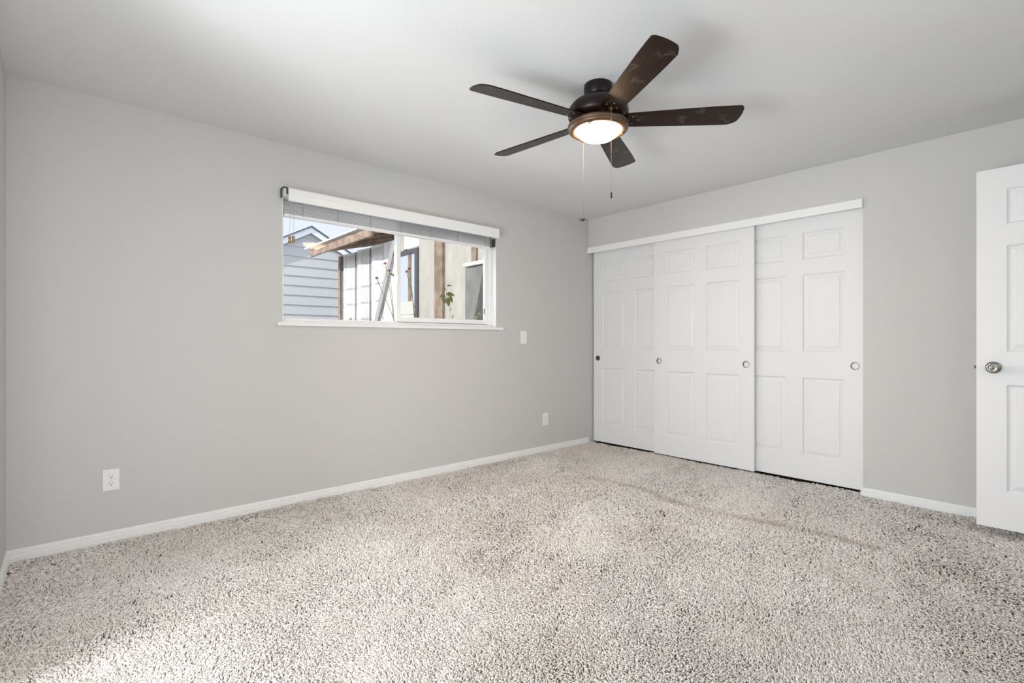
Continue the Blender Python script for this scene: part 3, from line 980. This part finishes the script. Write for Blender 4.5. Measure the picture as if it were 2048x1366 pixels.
# plastic-sided lean-to running away from the house wall
LX = 3.15
lt = thing('lean_to', 'plastic-sided wooden lean-to with a brown fascia, right outside the window', 'lean-to', (LX, 5.5, ZG))
def corr(y0, y1, z0, z1, pitch, amp, x=LX):
    bm = bmesh.new()
    n = int((y1 - y0) / pitch * 24)
    a, b = [], []
    for i in range(n + 1):
        y = y0 + (y1 - y0) * i / n
        ph = ((y - y0) / pitch) % 1.0
        tri = ph / 0.62 if ph < 0.62 else (1 - (ph - 0.62) / 0.22 if ph < 0.84 else 0)
        xx = x - amp * tri
        a.append(bm.verts.new((xx, y, z0)))
        b.append(bm.verts.new((xx, y, z1)))
    for i in range(n):
        bm.faces.new((a[i], a[i + 1], b[i + 1], b[i]))
    bmesh.ops.solidify(bm, geom=bm.faces[:], thickness=0.003)
    return bm
ZE = 2.42
obj('corrugated_sheet', corr(6.10, 7.50, ZG + 0.05, ZE, 0.467, 0.035), M_SHEET, lt)
obj('flat_sheet', nb((LX - 0.004, 5.70, ZG + 0.05), (LX, 6.12, ZE)), M_SHEET, lt)
def post(y0, y1, z0=ZG, z1=ZE, x0=LX + 0.006, x1=LX + 0.09, m=M_WOOD, name='post'):
    return obj(name, nb((x0, y0, z0), (x1, y1, z1), 0.003), m, lt)
post(7.50, 7.56, x0=LX - 0.03)
post(6.70, 6.78)
post(6.08, 6.16)
post(5.66, 5.76)
# diagonal grey bar before the sheet, standing in for a band of shade
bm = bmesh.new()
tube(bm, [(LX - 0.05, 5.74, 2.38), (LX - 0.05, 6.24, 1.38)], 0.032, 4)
obj('shade_bar', bm, M_SHADEGREY, lt)
bm = nb((LX + 0.006, 5.7, 2.30), (LX + 0.08, 7.5, 2.40), 0.003)
obj('top_plate', bm, M_WOOD, lt)
for z in (1.02, 1.30, 1.62, 1.93):
    obj('girt', nb((LX + 0.004, 6.0, z - 0.02), (LX + 0.03, 7.5, z + 0.02)), M_WHITEWOOD, lt)
# nail rows along the sheets
for z in (1.44, 1.667, 1.90):
    bm = bmesh.new()
    y = 6.12
    while y < 7.48:
        lathe(bm, [(0, 0.006), (0.006, 0.004), (0.007, 0)], 8, Matrix.Translation((LX - 0.024, y, z)) @ Matrix.Rotation(-math.pi / 2, 4, 'Y'))
        y += 0.12
    tube(bm, [(LX - 0.026, 6.12, z - 0.012), (LX - 0.026, 7.48, z - 0.012)], 0.0025, 5)
    obj('nail_row', bm, M_WOOD, lt)
# fascia and roof
def tilted(y0, y1, x, zc, h, t):
    return nb((x, y0, zc - h / 2), (x + t, y1, zc + h / 2), 0.003)
fb = tilted(5.78, 7.86, 2.80, 2.475, 0.115, 0.035)
obj('fascia', fb, M_WOOD, lt)
bm = bmesh.new()
v = [(2.76, 5.72, 2.545), (2.76, 8.0, 2.545), (4.6, 8.0, 3.0), (4.6, 5.72, 3.0)]
a = [bm.verts.new(q) for q in v]
b = [bm.verts.new((q[0], q[1], q[2] + 0.022)) for q in v]
bm.faces.new(a); bm.faces.new(b[::-1])
for i in range(4):
    bm.faces.new((a[i], a[(i + 1) % 4], b[(i + 1) % 4], b[i]))
obj('roof', bm, M_WHITEWOOD, lt)
for y in (5.95, 6.55, 7.15, 7.75):
    bm = bmesh.new()
    tube(bm, [(2.835, y, 2.50), (4.5, y, 2.91)], 0.035, 4)
    obj('rafter', bm, M_WOOD, lt)
obj('back_wall', nb((4.55, 4.0, ZG), (4.62, 7.6, 2.9)), M_WHITEWOOD, lt)

# nearer part of the side, seen through the sliding sash
obj('siding_panel', nb((LX - 0.002, 5.60, ZG), (LX + 0.01, 5.70, 2.6)), M_SHEET2, lt)
obj('upper_panel', nb((LX + 0.006, 5.235, 2.26), (LX + 0.014, 5.66, 2.9)), M_SHEET, lt)
fr = bmesh.new()
box(fr, (LX - 0.03, 5.232, ZG), (LX + 0.01, 5.290, 2.235), 0.003)
box(fr, (LX - 0.03, 5.290, 2.185), (LX + 0.01, 5.80, 2.235), 0.003)
gf = obj('glass_frame', fr, M_DARKMETAL, lt)
gf['label'] = 'dark metal frame around pale glass'
obj('glass', nb((LX - 0.008, 5.29, 1.60), (LX - 0.002, 5.66, 2.185)), M_MIRROR, gf)
obj('lower_panel', nb((LX - 0.012, 5.29, ZG), (LX - 0.004, 5.66, 1.44)), M_WHITEWOOD, gf)
obj('middle_rail', nb((LX - 0.02, 5.29, 1.44), (LX - 0.004, 5.66, 1.60)), M_STUCCO, gf)
obj('inner_post', nb((LX - 0.018, 5.40, 1.60), (LX - 0.009, 5.46, 2.185)), M_WOOD, gf)
obj('clear_sheet', nb((LX + 0.002, 4.865, ZG), (LX + 0.006, 5.232, 2.9)), M_SHEET2, lt)
obj('brick_stack', nb((LX + 0.03, 5.03, ZG), (LX + 0.12, 5.20, 1.72)), M_BRICK, lt)
obj('channel', nb((LX - 0.02, 4.838, ZG), (LX + 0.02, 4.868, 2.9)), M_MIRROR, lt)
bp = post(4.672, 4.838, ZG, 2.9, LX - 0.04, LX + 0.06)
obj('translucent_panel', nb((LX - 0.004, 3.72, ZG), (LX, 4.672, 2.9)), M_SHEET2, lt)
dk = obj('dark_panel', nb((LX - 0.045, 3.72, ZG), (LX - 0.006, 4.235, 1.868), 0.002), M_DARKPANEL, lt)
dk['label'] = 'dark grey lower panel'
obj('ledge', nb((LX - 0.06, 3.72, 1.885), (LX - 0.005, 4.255, 1.925), 0.003), M_WHITEWOOD, lt)
obj('short_post', nb((LX - 0.03, 4.070, 1.925), (LX - 0.005, 4.150, 2.9), 0.002), M_WOOD, lt)
obj('rear_wall', nb((LX, 3.72, ZG), (4.55, 3.76, 2.9)), M_WHITEWOOD, lt)

# ------------------------------------------------------------------ plants outside
def leaf_bm(bm, base, d, up, L, W, curl=0.3):
    base, d, up = Vector(base), Vector(d).normalized(), Vector(up).normalized()
    side = d.cross(up).normalized()
    nrm = side.cross(d)
    rows = []
    for i in range(7):
        s = i / 6
        w = W * math.sin(math.pi * min(1, s * 0.93 + 0.05)) ** 0.75 * (1 - 0.25 * s)
        if i == 6:
            w = 0.0006
        c = base + d * L * s - Vector((0, 0, 1)) * curl * L * s * s
        rows.append([bm.verts.new(c - side * w + nrm * w * 0.35), bm.verts.new(c), bm.verts.new(c + side * w + nrm * w * 0.35)])
    for a, b in zip(rows, rows[1:]):
        for k in range(2):
            bm.faces.new((a[k], a[k + 1], b[k + 1], b[k]))
    return bm
def stalk(x0, x1, z1, y, label, headm, bend=0.03, grp='dried flower stalks outside the window', lean=None, twin=None):
    xb = x0 + (x0 - x1) * 1.0
    t = thing('flower_stalk', label, 'plant', (x0, y, ZG), grp)
    n = 12
    pts = []
    for i in range(n):
        s = i / (n - 1)
        # straight through (x0, 1.30) and (x1, z1), foot on the ground
        z = ZG + (z1 - ZG) * s
        x = x0 + (x1 - x0) * (z - 1.30) / (z1 - 1.30) if z > 1.30 else x0 + (x0 - x1) * 0.25 * (1.30 - z) / (1.30 - ZG)
        x += bend * 0.2 * math.sin(s * 9)
        pts.append((x, y + 0.01 * math.sin(s * 5), z))
    obj('stem', tube(bmesh.new(), pts, [0.0060 - 0.0030 * i / (n - 1) for i in range(n)], 6), M_STEM, t)
    bm = bmesh.new()
    hx, hy, hz = pts[-1]
    lathe(bm, [(0, -0.008), (0.008, -0.004), (0.014, 0.004), (0.012, 0.012), (0.006, 0.017), (0, 0.018)], 12, Matrix.Translation((hx, hy, hz)))
    for k in range(7):
        a = k * 2 * math.pi / 7
        leaf_bm(bm, (hx, hy, hz + 0.002), (math.cos(a), math.sin(a), 0.15), (0, 0, 1), 0.026, 0.005, 0.4)
    obj('flower_head', bm, headm, t)
    bm = bmesh.new()
    for k in range(3):
        i = 7 + k
        p = pts[i]
        sg = 1 if k % 2 else -1
        leaf_bm(bm, p, (sg, 0.3, 0.5), (0, 0, 1), 0.022, 0.004, 0.2)
    obj('leaves', bm, M_STEM, t)
    return t, pts
stalk(2.370, 2.182, 1.704, 4.40, 'thin dried flower stalk leaning left, lowest head of those before the plastic sheets', M_BUD)
stalk(2.378, 2.280, 1.857, 4.42, 'thin flower stalk with a flat reddish head, tallest one left of the window stile', M_REDBUD)
t_, pts_ = stalk(2.356, 2.301, 1.786, 4.38, 'thin flower stalk with a large green leaf beside the window stile', M_BUD)
bm = bmesh.new()
leaf_bm(bm, (2.305, 4.38, 1.755), (0.9, 0, 0.15), (0, 0.3, 1), 0.095, 0.020, 0.75)
leaf_bm(bm, (2.375, 4.38, 1.725), (0.1, 0, -0.8), (0.5, 0.8, 0), 0.075, 0.017, 0.2)
tube(bm, [(2.300, 4.38, 1.74), (2.31, 4.38, 1.757)], 0.002, 5)
obj('broad_leaves', bm, M_LEAF, t_)
stalk(2.621, 2.502, 1.795, 4.40, 'thin dried flower stalk seen against the pale framed glass, the left one', M_REDBUD)
stalk(2.632, 2.563, 1.836, 4.46, 'thin dried flower stalk seen against the pale framed glass, the right one', M_BUD)

sp = thing('leafy_sprig', 'green leafy sprig in front of the brown post', 'plant', (2.62, 4.0, ZG))
obj('stem', tube(bmesh.new(), [(2.62, 4.0, ZG), (2.64, 4.0, 0.6), (2.665, 4.0, 1.30), (2.690, 4.0, 1.46), (2.700, 4.0, 1.50), (2.712, 4.0, 1.58), (2.728, 4.0, 1.645)], [0.005, 0.0045, 0.004, 0.003, 0.003, 0.0025, 0.002], 6), M_STEM, sp)
bm = bmesh.new()
for (bx_, bz_, dx_, dz_, L_, W_) in ((2.722, 1.645, 1, 0.2, 0.050, 0.010), (2.715, 1.600, -0.5, 0.7, 0.035, 0.008), (2.700, 1.545, -0.9, 0.0, 0.060, 0.020), (2.705, 1.560, 0.9, 0.1, 0.070, 0.024),
                               (2.745, 1.545, 0.6, -0.7, 0.065, 0.020), (2.720, 1.530, 0.2, -1.0, 0.075, 0.026), (2.700, 1.520, -0.2, -0.9, 0.050, 0.018), (2.690, 1.540, -0.6, -0.6, 0.055, 0.014), (2.750, 1.560, 0.9, -0.1, 0.04, 0.015)):
    leaf_bm(bm, (bx_, 4.0 + random.uniform(-.02, .02), bz_), (dx_, random.uniform(-.3, .3), dz_), (0.1, 1, 0.4), L_, W_, 0.25)
    tube(bm, [(2.705, 4.0, bz_ - 0.01), (bx_, 4.0, bz_)], 0.0015, 5)
obj('leaves', bm, M_LEAF, sp)

dp = thing('pale_seedling', 'pale yellowish plant in front of the dark grey panel', 'plant', (3.0, 3.95, ZG))
Y0 = 3.93
obj('stem', tube(bmesh.new(), [(2.96, Y0, ZG), (2.97, Y0, 0.8), (2.975, Y0, 1.32), (3.000, Y0, 1.44), (3.005, Y0, 1.52), (3.010, Y0, 1.58), (2.995, Y0, 1.615)], [0.006, 0.005, 0.004, 0.004, 0.0045, 0.004, 0.002], 6), M_DRYSTEM, dp)
bm = bmesh.new()
obj('side_stem', tube(bmesh.new(), [(2.985, Y0, 1.38), (3.03, Y0, 1.45), (3.06, Y0, 1.52)], 0.0022, 5), M_DRYSTEM, dp)
for k in range(6):
    a = k / 5 * math.pi
    tube(bm, [(2.997, Y0, 1.610), (2.997 + 0.022 * math.cos(a), Y0 + 0.006, 1.615 + 0.02 * math.sin(a))], 0.001, 5)
obj('seed_top', bm, M_DRYSTEM, dp)
bm = bmesh.new()
for (bx_, bz_, dx_, dz_, L_, W_) in ((2.985, 1.345, 0.8, -0.2, 0.04, 0.016), (3.01, 1.352, 0.8, 0.1, 0.035, 0.013), (3.035, 1.380, 0.9, 0.1, 0.04, 0.015), (2.99, 1.33, 0.3, -0.8, 0.025, 0.012)):
    leaf_bm(bm, (bx_, Y0, bz_), (dx_, -0.1, dz_), (0.1, 1, 0.4), L_, W_, 0.25)
obj('leaves', bm, M_PALELEAF, dp)

ss = thing('small_sprout', 'tiny sprout just above the sill, before the corrugated sheet', 'plant', (2.0, 4.9, ZG))
obj('stem', tube(bmesh.new(), [(2.175, 4.9, ZG), (2.170, 4.9, 1.20), (2.165, 4.9, 1.28), (2.150, 4.9, 1.36)], [0.004, 0.003, 0.003, 0.002], 6), M_STEM, ss)
bm = bmesh.new()
leaf_bm(bm, (2.168, 4.9, 1.30), (0.9, 0, 0.4), (0, 1, 0.3), 0.05, 0.010, 0.4)
leaf_bm(bm, (2.160, 4.9, 1.33), (-0.6, 0, 0.5), (0, 1, 0.3), 0.03, 0.007, 0.2)
leaf_bm(bm, (2.20, 4.9, 1.30), (0.5, 0, -0.8), (0, 1, 0.3), 0.03, 0.008, 0.2)
obj('leaves', bm, M_LEAF, ss)

# ------------------------------------------------------------------ carpet pile
def carpet_mat():
    m = bpy.data.materials.new('carpet_yarn')
    m.use_nodes = True
    nt = m.node_tree
    p = nt.nodes['Principled BSDF']
    N, L = nt.nodes.new, nt.links.new
    at = N('ShaderNodeAttribute')
    at.attribute_name = 'tone'
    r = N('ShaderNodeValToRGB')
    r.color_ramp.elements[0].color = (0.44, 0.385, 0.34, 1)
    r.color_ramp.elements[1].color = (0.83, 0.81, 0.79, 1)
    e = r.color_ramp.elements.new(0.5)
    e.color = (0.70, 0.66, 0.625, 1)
    L(at.outputs['Fac'], r.inputs[0])
    L(r.outputs[0], p.inputs['Base Color'])
    p.inputs['Roughness'].default_value = 0.9
    p.inputs['Specular IOR Level'].default_value = 0.1
    return m

def vnoise(x, y, scale, seed, ax=1.0, ay=1.0, rot=0.0):
    """smooth 2D value noise in [-1, 1]"""
    g = np.random.default_rng(seed).uniform(-1, 1, (128, 128))
    c, s = math.cos(rot), math.sin(rot)
    u = (x * c + y * s) * ax / scale + 40
    v = (-x * s + y * c) * ay / scale + 40
    iu, iv = np.floor(u).astype(int), np.floor(v).astype(int)
    fu, fv = u - iu, v - iv
    fu, fv = fu * fu * (3 - 2 * fu), fv * fv * (3 - 2 * fv)
    iu %= 127; iv %= 127
    return (g[iu, iv] * (1 - fu) * (1 - fv) + g[iu + 1, iv] * fu * (1 - fv) + g[iu, iv + 1] * (1 - fu) * fv + g[iu + 1, iv + 1] * fu * fv)

def make_carpet(mult=1.0):
    X0, X1, Y0, Y1 = XL + 0.015, 4.33, YF + 0.01, YW - 0.014
    sp0 = 0.0052 / math.sqrt(mult)
    nx, ny = int((X1 - X0) / sp0), int((Y1 - Y0) / sp0)
    gx, gy = np.meshgrid(np.arange(nx), np.arange(ny), indexing='ij')
    x = X0 + (gx.ravel() + rng.uniform(0.05, 0.95, nx * ny)) * sp0
    y = Y0 + (gy.ravel() + rng.uniform(0.05, 0.95, nx * ny)) * sp0
    d = np.hypot(x, y)
    ks = np.clip(d / 2.0, 1.0, 1.9)                       # coarser further away
    keep = rng.uniform(0, 1, x.size) < 1.0 / ks ** 1.6
    # only the part of the floor the view and its neighbourhood can see
    ang = np.arctan2(y, x)
    keep &= ((ang > math.radians(-8)) & (ang < math.radians(105)) & (d > 1.0)) | (rng.uniform(0, 1, x.size) < 0.35)
    keep &= ~((x > XW - 0.012) & (y < CL0))
    thin = np.clip(vnoise(x, y, 0.30, 61, 1.0, 1.9, 0.45) + 0.7 * vnoise(x, y, 0.11, 63, 0.7, 1.6, 0.35) - 0.15, 0, 1)
    keep &= rng.uniform(0, 1, x.size) > 0.45 * thin
    x, y, d, ks = x[keep], y[keep], d[keep], ks[keep] ** 0.8
    n = x.size
    # brushed lean field, in broad soft swathes
    n1 = vnoise(x, y, 0.55, 3, 1.0, 1.7, 0.5) + 0.5 * vnoise(x, y, 0.22, 5, 1, 1.6, -0.3)
    n2 = vnoise(x, y, 0.55, 8, 1.0, 1.5, 0.9) + 0.5 * vnoise(x, y, 0.20, 9)
    tr = vnoise(x, y, 0.10, 21, 0.5, 1.2, 0.6)
    lx = 0.75 * n1 + 0.40 * tr
    ly = 0.75 * n2
    hgt = 1.0 + 0.22 * vnoise(x, y, 0.30, 31, 1.0, 1.8, 0.4) + 0.22 * vnoise(x, y, 0.09, 33, 0.6, 1.5, 0.5)
    # trodden track running from near the corner towards the open door
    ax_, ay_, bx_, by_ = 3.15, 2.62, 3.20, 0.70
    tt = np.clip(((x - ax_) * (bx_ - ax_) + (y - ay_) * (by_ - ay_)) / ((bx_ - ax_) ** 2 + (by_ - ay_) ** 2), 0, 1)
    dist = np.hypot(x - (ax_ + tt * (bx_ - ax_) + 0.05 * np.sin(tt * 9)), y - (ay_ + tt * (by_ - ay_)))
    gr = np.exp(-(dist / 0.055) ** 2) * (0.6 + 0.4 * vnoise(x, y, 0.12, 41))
    hgt *= 1 - 0.60 * gr
    lx += 1.1 * gr
    th = rng.uniform(0, 2 * math.pi, n)
    am = rng.uniform(0.25, 1.0, n)
    rx, ry = am * np.cos(th) + lx, am * np.sin(th) + ly
    H = 0.0165 * hgt * rng.uniform(0.75, 1.12, n)
    Lh = 0.0115
    npt = 5
    pos = np.zeros((n, npt, 3), np.float32)
    curl = rng.uniform(-1, 1, n) * 0.0034
    cz = rng.uniform(-1, 1, n) * 0.0022
    nrm = np.hypot(rx, ry) + 1e-6
    px, py = -ry / nrm, rx / nrm
    prof_h = [0.0, 0.22, 0.55, 0.85, 1.05]
    prof_z = [0.0, 0.45, 0.80, 0.98, 0.93]
    wob = [0, 0.5, 1.0, 0.2, -0.9]
    for k in range(npt):
        h = prof_h[k] * Lh * ks
        pos[:, k, 0] = x + rx * h + px * curl * wob[k]
        pos[:, k, 1] = y + ry * h + py * curl * wob[k]
        pos[:, k, 2] = ZF + H * prof_z[k] + cz * (wob[k] if k > 1 else 0) * 0.5
    pos[:, :, 0] = np.clip(pos[:, :, 0], XL + 0.010, 4.332)
    pos[:, :, 1] = np.clip(pos[:, :, 1], YF + 0.005, YW - 0.0135)
    rad = np.zeros((n, npt), np.float32)
    base_r = (0.00178 * ks * rng.uniform(0.8, 1.2, n)).astype(np.float32)
    for k, q in enumerate((0.9, 1.0, 1.05, 1.0, 0.62)):
        rad[:, k] = base_r * q
    tone = np.clip(0.55 - 0.65 * np.clip(gr, 0, 1) + 0.16 * rng.standard_normal(n) + 0.16 * vnoise(x, y, 0.4, 51), 0, 1).astype(np.float32)  # random yarn tone, with pile shading of track and swathes painted in
    hc = bpy.data.hair_curves.new('carpet_pile')
    hc.add_curves([npt] * n)
    hc.attributes['position'].data.foreach_set('vector', pos.ravel())
    ra = hc.attributes.get('radius') or hc.attributes.new('radius', 'FLOAT', 'POINT')
    ra.data.foreach_set('value', rad.ravel())
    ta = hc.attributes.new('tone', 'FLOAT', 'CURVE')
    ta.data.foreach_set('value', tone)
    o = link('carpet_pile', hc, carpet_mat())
    tag(o, 'beige cut pile carpet covering the whole bedroom floor', 'carpet', None, 'stuff')
    print('carpet strands', n)
    return o
make_carpet(1.0)

for o in bpy.data.objects:
    if '_o' in o:
        del o['_o']
